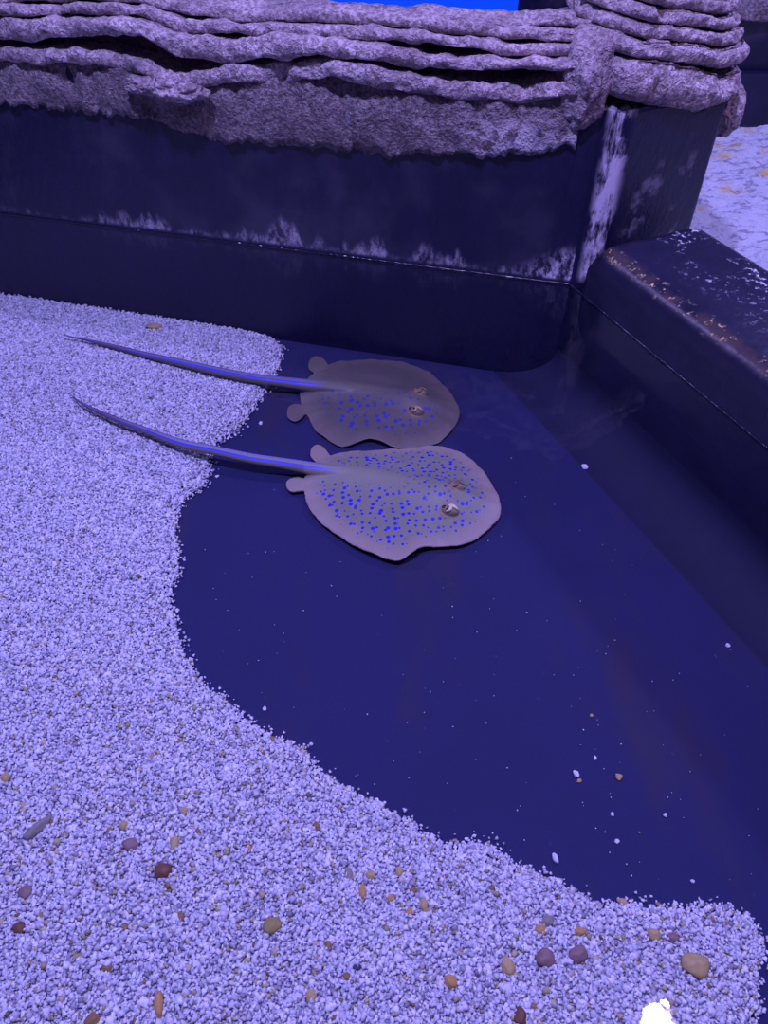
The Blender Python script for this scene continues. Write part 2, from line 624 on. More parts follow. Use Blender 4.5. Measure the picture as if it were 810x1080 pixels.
# strata: nose offset, photo rows of the top and the bottom of each nose
specs = [
    (0.028, [51, 53, 54, 66, 82, 71, 63, 85, 90, 88], [65, 68, 70, 80, 98, 90, 84, 103, 108, 106]),
    (0.026, [23, 22, 18, 26, 40, 41, 42, 59, 64, 66], [43, 43, 37, 42, 62, 66, 61, 73, 75, 76]),
    (0.004, [7, 6, 3, 8, 18, 27, 26, 35, 47, 50], [18, 18, 14, 21, 36, 38, 40, 46, 60, 62]),
    (-0.030, [-8, -8, -8, -4, 2, 10, 10, 17, 28, 30], [4, 3, 0, 5, 15, 24, 24, 32, 43, 45]),
    (-0.075, [-20, -19, -16, -8, -2, 7, 14, 16, 24, 20], [-8, -8, -8, -3, 4, 14, 18, 23, 31, 29]),
]
for k, (of, t, b) in enumerate(specs):
    zt, zb = edge(t, of), edge(b, of)
    rock_layer('rock_layer', back_path, bs(lambda q, zt=zt, k=k: zt(q) + 0.005 * mn.noise(Vector((q * 9, 5 * k, 7))) + 0.004 * mn.noise(Vector((q * 27, 5 * k, 7)))), bs(lambda q, zb=zb, k=k: zb(q) + 0.006 * mn.noise(Vector((q * 11, 5 * k, 0))) + 0.004 * mn.noise(Vector((q * 30, 5 * k, 0)))), bs(lambda q, of=of, k=k: of + 0.009 * mn.noise(Vector((q * 4, 3 * k, 1))) + 0.006 * mn.noise(Vector((q * 13, 3 * k, 2)))), rock, M_rock, 3.1 * k + 2, depth=(0.16, 0.16, 0.14, 0.10, 0.07)[k], rise=(-0.006, -0.006, -0.02, -0.045, -0.05)[k], amp=0.6 if k > 2 else 1.0, step=0.005)
# solid core behind the strata
core = [A + UL * 0.04 + NB * -0.05, A + UL * 2.25 + NB * -0.05, A + UL * 2.25 - NB * 0.22, A + UL * 0.04 - NB * 0.22]
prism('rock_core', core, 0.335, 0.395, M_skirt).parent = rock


def lump(name, c, r, parent, mat, seed, amp=0.18, rot=0.0, sub=5):
    bm = bmesh.new()
    bmesh.ops.create_icosphere(bm, subdivisions=sub, radius=1.0)
    for v in bm.verts:
        d = v.co.normalized()
        k = 1 + amp * mn.noise(d * 1.6 + Vector((seed, seed, 0))) + amp * 0.5 * mn.noise(d * 4 + Vector((0, seed, 0))) + amp * 0.22 * mn.noise(d * 11)
        q = Vector((d.x * r[0], d.y * r[1], d.z * r[2])) * k
        v.co = Matrix.Rotation(rot, 3, 'Z') @ q
    V = [tuple(v.co + Vector(c)) for v in bm.verts]
    Fc = [tuple(x.index for x in f.verts) for f in bm.faces]
    bm.free()
    return link_mesh(name, V, Fc, mat, parent)


# broken block under the lip
q = onplane(188, 93, A + NB * 0.035, NB)
lump('rock_block', q, (0.055, 0.030, 0.022), rock, M_rock, 4.4, 0.35, rot=-0.25)
q = onplane(150, 90, A + NB * 0.03, NB)
lump('rock_block', q, (0.035, 0.022, 0.016), rock, M_rock, 6.4, 0.35, rot=-0.25)

# ------------------------------------------------------------------ rock on the corner pillar
crock = bpy.data.objects.new('rock_formation', None)
COL.objects.link(crock)
tag(crock, 'stacked layered rock outcrop capping the black corner pillar', 'rock')
dBC = (C - B) / np.linalg.norm(C - B)
nBC = np.array([dBC[1], -dBC[0]])
ring = catmull([(0.335, 1.62), (0.385, 1.50), (0.425, 1.464), B + dBC * 0.03, B + dBC * 0.12, C - dBC * 0.03, C + np.array([0.004, 0.018]), C + np.array([0.004, 0.09]), C + np.array([-0.04, 0.22]), (0.45, 1.84), (0.36, 1.78)], 240, True)
rcen = np.array([0.51, 1.64])


def rock_slab(name, zt, zb, off, parent, mat, seed):
    n = len(ring)
    T = np.roll(ring, -1, 0) - np.roll(ring, 1, 0); T /= np.linalg.norm(T, axis=1)[:, None]
    N = np.stack([T[:, 1], -T[:, 0]], 1)
    V, Fc = [], []
    prof = None
    for i in range(n):
        p = ring[i]
        l = (p - B) @ dBC
        a, b = zt(l), zb(l)
        th = max(a - b, 0.006)
        k = 1 + off / 0.15
        q0 = rcen + (p - rcen) * k if off < 0 else p + N[i] * off
        row = []
        for e in np.linspace(0.25, 0.92, 8): row.append((rcen + (q0 - rcen) * e, b))
        r = min(0.5 * th, 0.014)
        for e in np.linspace(0, 1, 12):
            an = -math.pi / 2 + math.pi * e
            row.append((q0 + N[i] * (-r + r * math.cos(an)), b + r + (th - 2 * r) * e + r * math.sin(an)))
        for e in np.linspace(0.93, 0.05, 14): row.append((rcen + (q0 - rcen) * e, a))
        for (xy, z) in row:
            P3 = Vector((xy[0], xy[1], z))
            dd = mn.noise(P3 * 10 + Vector((seed, 0, 0))) * 0.006 + mn.noise(P3 * 30 + Vector((0, seed, 0))) * 0.005 + mn.noise(P3 * 80) * 0.005 - 0.02 * max(0.0, mn.noise(P3 * 24 + Vector((seed, seed, 0))) - 0.15) + mn.noise(P3 * 170) * 0.0015
            V.append((xy[0] + N[i][0] * dd, xy[1] + N[i][1] * dd, z + 0.5 * dd))
    m = len(row)
    for i in range(n):
        i2 = (i + 1) % n
        for k in range(m - 1):
            Fc.append((i * m + k, i2 * m + k, i2 * m + k + 1, i * m + k + 1))
    Fc.append(tuple(i * m for i in range(n))); Fc.append(tuple(i * m + m - 1 for i in range(n)))
    o = link_mesh(name, V, Fc, mat, parent)
    bm = bmesh.new(); bm.from_mesh(o.data)
    bmesh.ops.recalc_face_normals(bm, faces=bm.faces)
    bm.to_mesh(o.data); bm.free()
    return o


def cedge(ys, off, xs_):
    return ctrl(list(zip(xs_, ys)), B, dBC, nBC, off)


cx = [605, 640, 690, 740, 765]
cspec = [
    (0.018, [66, 66, 67, 74, 82], [104, 104, 112, 121, 112]),
    (0.010, [44, 44, 46, 50, 55], [60, 60, 64, 70, 74]),
    (-0.006, [24, 25, 28, 33, 36], [40, 40, 42, 47, 50]),
    (-0.016, [6, 7, 11, 16, 20], [22, 22, 25, 30, 33]),
    (-0.030, [-12, -11, -8, -4, 0], [4, 5, 8, 13, 16]),
    (-0.045, [-34, -32, -28, -24, -20], [-14, -13, -10, -7, -4]),
]
for k, (of, t, b) in enumerate(cspec):
    rock_slab('rock_layer', cedge(t, of, cx), cedge(b, of, cx), of, crock, M_rock, 20 + 2.7 * k)
# smooth mortared gully between the bank and the outcrop
q = onplane(620, 80, A + NB * 0.0, NB)
lump('mortar_gully', (q[0], q[1] + 0.02, q[2] - 0.01), (0.046, 0.06, 0.080), crock, M_rock, 2.2, 0.22)
# round knob behind the pillar's right edge
q = np.array([*U(757, 132, 0.26), 0.26])
lump('rock_knob', (C[0] + 0.030, C[1] + 0.075, 0.285), (0.032, 0.05, 0.05), crock, M_rock, 8.2, 0.12)

# ------------------------------------------------------------------ the next tank behind the ledge, far wall, blue tank
M_far = wall_mat('far_dark_wall', 'plain')
struct(prism('wall_far', [np.array([0.60, 2.70]), np.array([2.6, 2.70]), np.array([2.6, 2.9]), np.array([0.60, 2.9])], -0.2, 0.30, M_far))
struct(prism('trim_2', [np.array([0.60, 2.735]), np.array([2.6, 2.735]), np.array([2.6, 2.665]), np.array([0.60, 2.665])], -0.2, 0.07, M_plain))
frock = bpy.data.objects.new('rock_formation', None)
COL.objects.link(frock)
tag(frock, 'dim distant rock shelf on the dark wall behind the pale sand', 'rock')
fp = [np.array([2.6, 2.66]), np.array([0.72, 2.66])]
for k, (of, a, b) in enumerate([(0.02, 0.275, 0.215), (-0.02, 0.33, 0.28), (-0.06, 0.39, 0.335)]):
    rock_layer('rock_layer', fp, lambda s, a=a: a, lambda s, b=b: b, lambda s, of=of: of + 0.01 * math.sin(8 * s), frock, M_rock_far, 50 + k, depth=0.2, step=0.012)

Mb = Mat('blue_lit_tank')
Mb.b.inputs['Base Color'].default_value = (0.0, 0.02, 0.3, 1)
Mb.b.inputs['Emission Color'].default_value = (0.0, 0.055, 0.75, 1)
Mb.b.inputs['Emission Strength'].default_value = 1.0
struct(prism('window_1', [np.array([-0.75, 3.5]), np.array([0.52, 3.5]), np.array([0.52, 3.55]), np.array([-0.75, 3.55])], -0.3, 0.55, Mb.m))
struct(prism('wall_left', [np.array([-3.2, 3.56]), np.array([2.6, 3.56]), np.array([2.6, 3.66]), np.array([-3.2, 3.66])], -0.7, 3.1, M_far))
struct(prism('ceiling', [np.array([-3.2, -1.0]), np.array([3.0, -1.0]), np.array([3.0, 3.66]), np.array([-3.2, 3.66])], 3.1, 3.16, M_far))

# pale sand bed of the neighbouring tank
Ms = Mat('pale_sand_bed')
c_ = Ms.coord()
cc = Ms.mix(Ms.ss(Ms.noise(c_, 9, 4), 0.52, 0.68), (0.55, 0.55, 0.60), (0.60, 0.44, 0.14))
cc = Ms.mix(Ms.math('MULTIPLY', Ms.ss(Ms.noise(Ms.mapping(c_, (0.6, 1.6, 1)), 42, 5), 0.53, 0.62), 0.75), cc, (0.20, 0.19, 0.26))
Ms.base(cc); Ms.rough(0.8)
Ms.bump(Ms.noise(c_, 45, 4), 0.8, 0.02)


def bed_grid(x0, x1, y0, y1, z, st):
    nx, ny = int((x1 - x0) / st), int((y1 - y0) / st)
    V, Fc = [], []
    for j in range(ny + 1):
        for i in range(nx + 1):
            x, y = x0 + (x1 - x0) * i / nx, y0 + (y1 - y0) * j / ny
            p = Vector((x, y, 0))
            V.append((x, y, z + 0.010 * mn.noise(p * 12) + 0.012 * mn.noise(p * 34) + 0.006 * mn.noise(p * 75)))
    for j in range(ny):
        for i in range(nx):
            a = j * (nx + 1) + i
            Fc.append((a, a + 1, a + nx + 2, a + nx + 1))
    return V, Fc


# the bed starts behind the ledge's outer face
V, Fc = bed_grid(0.60, 2.4, 0.5, 2.68, -0.085, 0.012)
out_line = A - NR * 0.257
keep = []
for f in Fc:
    cxy = np.mean([V[i][:2] for i in f], axis=0)
    if (cxy - out_line) @ (-NR) > 0 and not (cxy[0] < 0.66 and cxy[1] < 1.9):
        keep.append(f)
sand = link_mesh('sand_bed', V, keep, Ms.m)
tag(sand, 'pale rippled sand with yellowish patches behind the wet black ledge', 'sand', kind='stuff')


# ------------------------------------------------------------------ white gravel bank
EDGE = [(-60, 296), (0, 303), (60, 311), (130, 322), (200, 335), (260, 346), (285, 353), (296, 364), (294, 383), (283, 404), (272, 420),
        (258, 440), (240, 459), (222, 467), (218, 480), (219, 497), (213, 511), (195, 520), (186, 536), (184, 560), (189, 597), (181, 612),
        (179, 630), (184, 660), (192, 685), (205, 708), (225, 729), (245, 742), (262, 760), (290, 777), (322, 789), (326, 805), (350, 820),
        (395, 844), (440, 870), (483, 897), (490, 888), (515, 888), (540, 908), (580, 925), (640, 954), (665, 951), (690, 955), (720, 958),
        (740, 951), (775, 957), (800, 975), (807, 1000), (799, 1022), (803, 1085)]
EZ = ZF + 0.012
ed = np.array([U(x, y, EZ) for x, y in EDGE])
# beyond the picture the bank runs on to the left and to the viewer's feet
poly = np.vstack([ed, [[0.34, -0.02], [-0.3, -0.1], [-0.9, 0.05], [-1.45, 0.6], [-1.5, 1.72]]])
far_ix = 1.72


def inside(P, poly):
    x, y = P[:, 0], P[:, 1]
    r = np.zeros(len(P), bool)
    n = len(poly)
    for i in range(n):
        a, b = poly[i], poly[(i + 1) % n]
        c = (a[1] > y) != (b[1] > y)
        with np.errstate(divide='ignore', invalid='ignore'):
            xi = (b[0] - a[0]) * (y - a[1]) / (b[1] - a[1]) + a[0]
        r ^= c & (x < xi)
    return r


def edge_dist(P):
    d = np.full(len(P), 9.0)
    for i in range(len(ed) - 1):
        a, b = ed[i], ed[i + 1]
        ab = b - a
        t = np.clip(((P - a) @ ab) / (ab @ ab), 0, 1)
        d = np.minimum(d, np.linalg.norm(P - (a + t[:, None] * ab), axis=1))
    return d


def heap_z(P):
    d = edge_dist(P)
    z = ZF + 0.004 + 0.010 * np.clip(d / 0.02, 0, 1) + 0.016 * np.clip(d / 0.28, 0, 1)
    z += 0.004 * np.sin(P[:, 0] * 14 + 1) * np.sin(P[:, 1] * 11) * np.clip(d / 0.15, 0, 1)
    return z


sp = 0.0039
gx, gy = np.meshgrid(np.arange(-1.5, 0.6, sp), np.arange(-0.1, 1.95, sp))
G = np.stack([gx.ravel(), gy.ravel()], 1)
G += rng.uniform(-0.5, 0.5, G.shape) * sp * 1.1
jit = np.array([0.0028 * (mn.noise(Vector((x * 60, y * 60, 0)))) * 2 for x, y in G])
G = G[inside(G, poly)]
G = G[(G - A) @ NB > 0.003]
# only what the camera, or one a step to its side, could see
dpt = (G[:, 1] * math.sqrt(.5) + (H - ZF) * math.sqrt(.5))
G = G[(np.abs(G[:, 0]) / dpt < 0.70) & (G[:, 0] < 0.6)]
# a second, sparser layer of grains and strays along the rim
ex = G[rng.random(len(G)) < 0.22] + rng.normal(0, 0.003, (int(0), 2)).sum() if False else G[rng.random(len(G)) < 0.22] + 0.002
st_i = rng.integers(0, len(ed) - 1, 1500)
tt = rng.random(1500)[:, None]
strays = ed[st_i] * (1 - tt) + ed[st_i + 1] * tt + rng.normal(0, 0.006, (1500, 2))
strays = strays[(strays - A) @ NB > 0.003]
dust = np.array([U(x, y, ZF) for x, y in zip(rng.uniform(200, 800, 220), rng.uniform(480, 950, 220))])
dust = dust[~inside(dust, poly)]
allP = np.vstack([G, ex, strays, dust])
zz = heap_z(allP)
ins = inside(allP, poly)
zz[~ins] = ZF + 0.003
zz[len(G):len(G) + len(ex)] += 0.0025
N_ = len(allP)
size = rng.lognormal(0, 0.22, N_) * 0.00235
size[len(G) + len(ex):] *= 0.8
size[len(G) + len(ex) + len(strays):] *= rng.uniform(0.25, 0.5, len(dust))
zz[len(G) + len(ex) + len(strays):] = ZF + 0.0006
zz += rng.normal(0, 0.0006, N_)
cube = np.array([[x, y, z] for z in (-1, 1) for y in (-1, 1) for x in (-1, 1)], float) * 0.72
fq = np.array([[0, 2, 3, 1], [4, 5, 7, 6], [0, 1, 5, 4], [2, 6, 7, 3], [0, 4, 6, 2], [1, 3, 7, 5]])
vv = cube[None] + rng.uniform(-0.42, 0.42, (N_, 8, 3))
vv *= (size[:, None] * rng.uniform(0.75, 1.35, (N_, 3)))[:, None, :]
Q = rng.normal(size=(N_, 4)); Q /= np.linalg.norm(Q, axis=1)[:, None]
w_, x_, y_, z_ = Q.T
R = np.stack([1 - 2 * (y_**2 + z_**2), 2 * (x_*y_ - z_*w_), 2 * (x_*z_ + y_*w_), 2 * (x_*y_ + z_*w_), 1 - 2 * (x_**2 + z_**2), 2 * (y_*z_ - x_*w_), 2 * (x_*z_ - y_*w_), 2 * (y_*z_ + x_*w_), 1 - 2 * (x_**2 + y_**2)], 1).reshape(-1, 3, 3)
vv = np.einsum('nij,nkj->nki', R, vv)
vv += np.concatenate([allP, zz[:, None]], 1)[:, None, :]
fa = (fq[None] + (np.arange(N_) * 8)[:, None, None]).reshape(-1, 4)
me = bpy.data.meshes.new('gravel_bank')
me.vertices.add(N_ * 8)
me.vertices.foreach_set('co', vv.reshape(-1).astype(np.float32))
me.loops.add(fa.size)
me.loops.foreach_set('vertex_index', fa.reshape(-1).astype(np.int32))
me.polygons.add(len(fa))
me.polygons.foreach_set('loop_start', np.arange(0, fa.size, 4, dtype=np.int32))
me.update(calc_edges=True)
tint = np.clip(rng.normal(0.69, 0.13, (N_, 1)) * np.array([[1.0, 0.97, 1.0]]) * rng.normal(1, 0.02, (N_, 3)), 0.1, 0.92)
near = np.clip((1.15 - allP[:, 1]) / 0.7, 0.15, 1)
r_ = rng.random(N_)
tan = r_ < 0.050 * near
tint[tan] = np.array([0.52, 0.45, 0.22]) * rng.uniform(0.7, 1.15, (tan.sum(), 1))
gry = (r_ > 0.93)
tint[gry] = np.array([0.38, 0.36, 0.40]) * rng.uniform(0.7, 1.2, (gry.sum(), 1))
brn = (r_ > 0.60) & (r_ < 0.60 + 0.006 * near)
tint[brn] = np.array([0.27, 0.19, 0.06]) * rng.uniform(0.7, 1.3, (brn.sum(), 1))
ca = me.attributes.new('tint', 'FLOAT_COLOR', 'POINT')
ca.data.foreach_set('color', np.repeat(np.concatenate([tint, np.ones((N_, 1))], 1), 8, axis=0).reshape(-1).astype(np.float32))
M_gr = grain_mat('white_gravel')
me.materials.append(M_gr)
gravel = bpy.data.objects.new('gravel_bank', me)
COL.objects.link(gravel)
tag(gravel, 'bank of fine white gravel covering the left and near part of the pool floor', 'gravel', kind='stuff')
# the packed bed below the loose grains
st = 0.012
gx, gy = np.meshgrid(np.arange(-1.5, 0.6, st), np.arange(-0.1, 1.95, st))
K = np.stack([gx.ravel(), gy.ravel()], 1)
nyx = gx.shape[1]
kz = heap_z(K) - 0.0035
kin = inside(K, poly) & ((K - A) @ NB > 0.002) & (edge_dist(K) > 0.006)
Fc = []
for j in range(gx.shape[0] - 1):
    for i in range(nyx - 1):
        a = j * nyx + i
        if kin[a] and kin[a + 1] and kin[a + nyx] and kin[a + nyx + 1]:
            Fc.append((a, a + 1, a + nyx + 1, a + nyx))
used = sorted({i for f in Fc for i in f})
mp = {a: i for i, a in enumerate(used)}
bed = link_mesh('packed_bed', [(K[a, 0], K[a, 1], kz[a]) for a in used], [tuple(mp[i] for i in f) for f in Fc], plain('packed_gravel', (0.62, 0.60, 0.60), 0.8, 0.25, 300), gravel)
bed['kind'] = 'stuff'


def top_z(p):
    P_ = np.array([p])
    return float(heap_z(P_)[0]) if inside(P_, poly)[0] else ZF


# ------------------------------------------------------------------ stingrays
def arc(px_list, o, s):
    return [(o[0] + a / s, o[1] + b / s) for a, b in px_list]


def make_ray(label, outline_px, tail_px, tail_w, axis_px, eyes_px, zr, rise, fins, mat, waves, eye_cols, spot_fun):
    out = catmull([U(x, y, zr) for x, y in outline_px], 168, True)
    a0, a1 = U(*axis_px[0], zr), U(*axis_px[1], zr)
    ax = (a1 - a0); La = np.linalg.norm(ax); ax /= La
    sd = np.array([-ax[1], ax[0]])
    cen = a0 + ax * La * 0.52
    ang = np.arctan2(out[:, 1] - cen[1], out[:, 0] - cen[0])
    V, Fc = [], []
    nr, nt = 26, len(out)

    def height(p, r):
        t = (p - a0) @ ax / La
        l = (p - a0) @ sd / (0.5 * La)
        h = rise * max(0.0, 1 - r * r) ** 0.9
        h += 0.010 * math.exp(-(l / 0.16) ** 2) * (1 - r ** 3)                      # back ridge
        h += 0.012 * math.exp(-((t - 0.72) / 0.15) ** 2 - (l / 0.26) ** 2)           # head
        return h

    def wave(k):
        return sum(am * math.exp(-(((k / nt - c + 0.5) % 1 - 0.5) / wd) ** 2) for c, wd, am in waves) + 0.0012 * math.sin(k * 0.52) + 0.0008 * math.sin(k * 1.13 + 1)
    for side in (1, -1):
        for i in range(nr):
            r = (i + 1) / nr
            for k in range(nt):
                p = cen + (out[k] - cen) * r
                wv = wave(k) * r ** 4
                th = 0.0042 - 0.0017 * r ** 3
                z = zr + wv + (height(p, r) + th * 0.5 if side > 0 else -th * 0.5)
                V.append((p[0], p[1], z))
        z = zr + (height(cen, 0) if side > 0 else -0.003)
        V.append((cen[0], cen[1], z))
    half = nr * nt + 1
    for si in (0, 1):
        o_ = si * half
        for i in range(nr - 1):
            for k in range(nt):
                k2 = (k + 1) % nt
                q = (o_ + i * nt + k, o_ + i * nt + k2, o_ + (i + 1) * nt + k2, o_ + (i + 1) * nt + k)
                Fc.append(q if si == 0 else q[::-1])
        for k in range(nt):
            q = (o_ + half - 1, o_ + (k + 1) % nt, o_ + k)
            Fc.append(q if si == 0 else q[::-1])
    for k in range(nt):
        k2 = (k + 1) % nt
        a, b = (nr - 1) * nt + k, (nr - 1) * nt + k2
        Fc.append((a, b, half + b, half + a))
    # tail as a tapering tube that lifts off the floor
    tp = catmull([U(x, y, zt) for x, y, zt in tail_px], 90)
    tzc = np.interp(np.linspace(0, 1, 90), np.linspace(0, 1, len(tail_px)), [q[2] for q in tail_px])
    tw = np.interp(np.linspace(0, 1, 90), np.linspace(0, 1, len(tail_w)), tail_w)
    T = np.gradient(tp, axis=0); T /= np.linalg.norm(T, axis=1)[:, None]
    S_ = np.stack([-T[:, 1], T[:, 0]], 1)
    b0 = len(V)
    m = 14
    for i in range(90):
        for k in range(m):
            an = 2 * math.pi * k / m
            q = tp[i] + S_[i] * tw[i] * math.cos(an)
            V.append((q[0], q[1], tzc[i] + 0.85 * tw[i] * math.sin(an)))
    for i in range(89):
        for k in range(m):
            k2 = (k + 1) % m
            Fc.append((b0 + i * m + k, b0 + i * m + k2, b0 + (i + 1) * m + k2, b0 + (i + 1) * m + k))
    Fc.append(tuple(b0 + k for k in range(m))[::-1])
    Fc.append(tuple(b0 + 89 * m + k for k in range(m)))
    # pelvic fins
    for fin in fins:
        fo = catmull([U(x, y, zr) for x, y in fin], 40, True)
        b1 = len(V)
        for dz in (0.0022, -0.0022):
            for p in fo: V.append((p[0], p[1], zr + dz))
        c = fo.mean(0)
        V.append((c[0], c[1], zr + 0.004)); V.append((c[0], c[1], zr - 0.0025))
        for k in range(40):
            k2 = (k + 1) % 40
            Fc.append((b1 + k, b1 + k2, b1 + 40 + k2, b1 + 40 + k))
            Fc.append((b1 + 80, b1 + k, b1 + k2)); Fc.append((b1 + 81, b1 + 40 + k2, b1 + 40 + k))
    # eye mounds
    eyes = []
    for (x, y) in eyes_px:
        e = U(x, y, zr + rise + 0.012)
        r = np.linalg.norm(e - cen) / (0.5 * La)
        ez = zr + height(e, min(0.9, r * 0.75))
        eyes.append((e, ez))
        bm = bmesh.new(); bmesh.ops.create_icosphere(bm, subdivisions=3, radius=1)
        b1 = len(V)
        for v in bm.verts:
            q = e + ax * v.co.x * 0.017 + sd * v.co.y * 0.0105
            V.append((q[0], q[1], ez - 0.001 + v.co.z * 0.0095))
        for f in bm.faces: Fc.append(tuple(b1 + x_.index for x_ in f.verts))
        bm.free()
    me = bpy.data.meshes.new('stingray_raw')
    me.from_pydata(V, [], Fc); me.update()
    bm = bmesh.new(); bm.from_mesh(me)
    # every island outward
    bmesh.ops.recalc_face_normals(bm, faces=bm.faces)
    bm.to_mesh(me); bm.free()
    raw = bpy.data.objects.new('stingray_raw', me); COL.objects.link(raw)
    rm = raw.modifiers.new('remesh', 'REMESH'); rm.mode = 'VOXEL'; rm.voxel_size = 0.0019; rm.adaptivity = 0
    sm = raw.modifiers.new('smooth', 'SMOOTH'); sm.iterations = 3; sm.factor = 0.5
    dg = bpy.context.evaluated_depsgraph_get()
    me2 = bpy.data.meshes.new_from_object(raw.evaluated_get(dg))
    bpy.data.objects.remove(raw)
    co = np.empty(len(me2.vertices) * 3); me2.vertices.foreach_get('co', co); co = co.reshape(-1, 3)
    base = np.array([cen[0], cen[1], zr - 0.004])
    # attributes for the colouring
    d = co[:, :2] - cen
    an = np.arctan2(d[:, 1], d[:, 0])
    o_ = np.argsort(ang)
    rad = np.linalg.norm(out - cen, axis=1)
    rim = np.linalg.norm(d, axis=1) / np.interp(an, ang[o_], rad[o_], period=2 * math.pi)
    t = ((co[:, :2] - a0) @ ax) / La
    l = ((co[:, :2] - a0) @ sd) / (0.5 * La)
    ridge = np.exp(-(l / (0.13 - 0.05 * np.clip(t, 0, 1))) ** 2) * np.clip((0.66 - t) / 0.3, 0, 1)
    dt = np.full(len(co), 9.0); ti = np.zeros(len(co)); tsid = np.zeros(len(co))
    for i in range(90):
        dd = np.linalg.norm(co[:, :2] - tp[i], axis=1)
        u_ = dd < dt
        dt[u_] = dd[u_]; ti[u_] = i / 89.0
        lat = (co[:, :2] - tp[i]) @ S_[i]
        tsid[u_] = np.abs(lat[u_]) / max(tw[i], 1e-4)
    istail = np.where(rim > 1.0, (dt < 0.021).astype(float), np.clip(1.25 - tsid * 0.9, 0, 1)) * np.clip((0.26 - t) / 0.26, 0, 1) ** 0.7 * (t < 0.26)
    fin_part = (rim > 1.0) & (np.abs(l) > 0.22) & (t > -0.14)
    istail[fin_part] = 0
    spotty = spot_fun(rim, t, l) * (1 - 0.95 * np.clip(ridge * 1.6, 0, 1)) * (rim < 1.0)
    head = np.zeros(len(co))
    for (e, ez) in eyes:
        head = np.maximum(head, np.exp(-(np.linalg.norm(co[:, :2] - (e - ax * 0.004), axis=1) / 0.017) ** 2))
        de = np.linalg.norm(co[:, :2] - e, axis=1)
        spotty *= np.clip((de - 0.012) / 0.012, 0.0, 1)
    me2.vertices.foreach_set('co', (co - base).reshape(-1))
    me2.update()
    me2.materials.clear(); me2.materials.append(mat)
    me2.polygons.foreach_set('use_smooth', [True] * len(me2.polygons))
    me2.name = 'stingray'
    o = bpy.data.objects.new('stingray', me2); COL.objects.link(o)
    o.location = base
    set_attr(o, 'rim', rim); set_attr(o, 'ridge', ridge); set_attr(o, 'spotty', spotty); set_attr(o, 'head', head)
    set_attr(o, 'tail', istail); set_attr(o, 'tail_side', tsid); set_attr(o, 'tail_tip', ti)
    tag(o, label, 'stingray')
    # eyes and spiracles
    for (e, ez), (ec, pc, lid) in zip(eyes, eye_cols):
        def part(nm, c, r, mt, lab=None):
            bm = bmesh.new(); bmesh.ops.create_uvsphere(bm, u_segments=20, v_segments=12, radius=1)
            V2 = []
            for v in bm.verts:
                q = ax * (v.co.x * r[0] + c[0]) + sd * (v.co.y * r[1] + c[1])
                V2.append((e[0] + q[0] - base[0], e[1] + q[1] - base[1], ez + c[2] + v.co.z * r[2] - base[2]))
            F2 = [tuple(x_.index for x_ in f.verts) for f in bm.faces]
            bm.free()
            p = link_mesh(nm, V2, F2, mt, o)
            if lab: p['label'] = lab
            return p
        part('eye', (-0.002, -0.0055 if lid > 1 else 0.0, 0.0062), (0.0055, 0.0042, 0.0030), ec, 'dark glossy eye')
        part('spiracle', (-0.0115, 0.001, 0.0040), (0.0050, 0.0040, 0.0034), ec, 'dark breathing hole behind the eye')
        # pale curled lids: one ridge forward along the eye, one hooking across behind it
        for pts in (((-0.006, 0.0035, 0.0070), (0.000, 0.0045, 0.0090), (0.007, 0.0025, 0.0090), (0.0145, -0.0005, 0.0062)),
                    ((-0.003, 0.0030, 0.0080), (0.001, -0.0015, 0.0098), (0.000, -0.0065, 0.0078), (-0.0065, -0.0095, 0.0045))):
            cv = catmull(pts, 22)
            tg = np.gradient(cv, axis=0); tg /= np.linalg.norm(tg, axis=1)[:, None]
            V2, F2 = [], []
            for i_ in range(22):
                rr = lid * (0.0006 + 0.0017 * math.sin(math.pi * i_ / 21) ** 0.7)
                n1 = np.cross(tg[i_], [0, 0, 1.0]); n1 /= np.linalg.norm(n1); n2 = np.cross(n1, tg[i_])
                for k in range(8):
                    b_ = 2 * math.pi * k / 8
                    q3 = cv[i_] + rr * (math.cos(b_) * n1 * 1.2 + math.sin(b_) * n2)
                    q = ax * q3[0] + sd * q3[1]
                    V2.append((e[0] + q[0] - base[0], e[1] + q[1] - base[1], ez + q3[2] - base[2]))
            for i_ in range(21):
                for k in range(8):
                    F2.append((i_ * 8 + k, i_ * 8 + (k + 1) % 8, (i_ + 1) * 8 + (k + 1) % 8, (i_ + 1) * 8 + k))
            F2.append(tuple(range(8))[::-1]); F2.append(tuple(range(21 * 8, 22 * 8)))
            p = link_mesh('eyelid', V2, F2, pc, o)
            p['label'] = 'curled lid around the eye'
    return o


M_eye = plain('dark_eye', (0.012, 0.010, 0.010), 0.15)
M_lid = plain('pale_lid', (0.80, 0.68, 0.38), 0.35)
M_lid2 = plain('brown_lid', (0.22, 0.14, 0.05), 0.5)
M_lid3 = plain('buff_lid', (0.46, 0.36, 0.20), 0.4)

O3, S3 = (290, 360), 3.24
out1 = arc([(773, 580), (762, 530), (736, 480), (705, 435), (665, 398), (610, 370), (560, 357), (510, 360), (450, 366), (380, 370), (300, 374),
            (235, 380), (185, 390), (140, 412), (110, 440), (98, 480), (100, 520), (115, 570), (150, 615), (200, 655), (260, 695), (320, 725), (370, 745),
            (410, 757), (440, 754), (470, 738), (500, 716), (540, 706), (590, 703), (640, 697), (690, 675), (735, 640), (765, 606)], O3, S3)
ZR = ZF + 0.010
zt_ = lambda z: z
tail1 = [(71.5, 414, ZF + 0.046), (89, 427, ZF + 0.046), (122, 442, ZF + 0.046), (157, 455, ZF + 0.046), (193, 468, ZF + 0.045), (229, 475, ZF + 0.043),
         (265, 483, ZF + 0.036), (301, 489, ZF + 0.028), (340, 496, ZF + 0.022), (380, 503, ZF + 0.022), (415, 511, ZF + 0.024)]
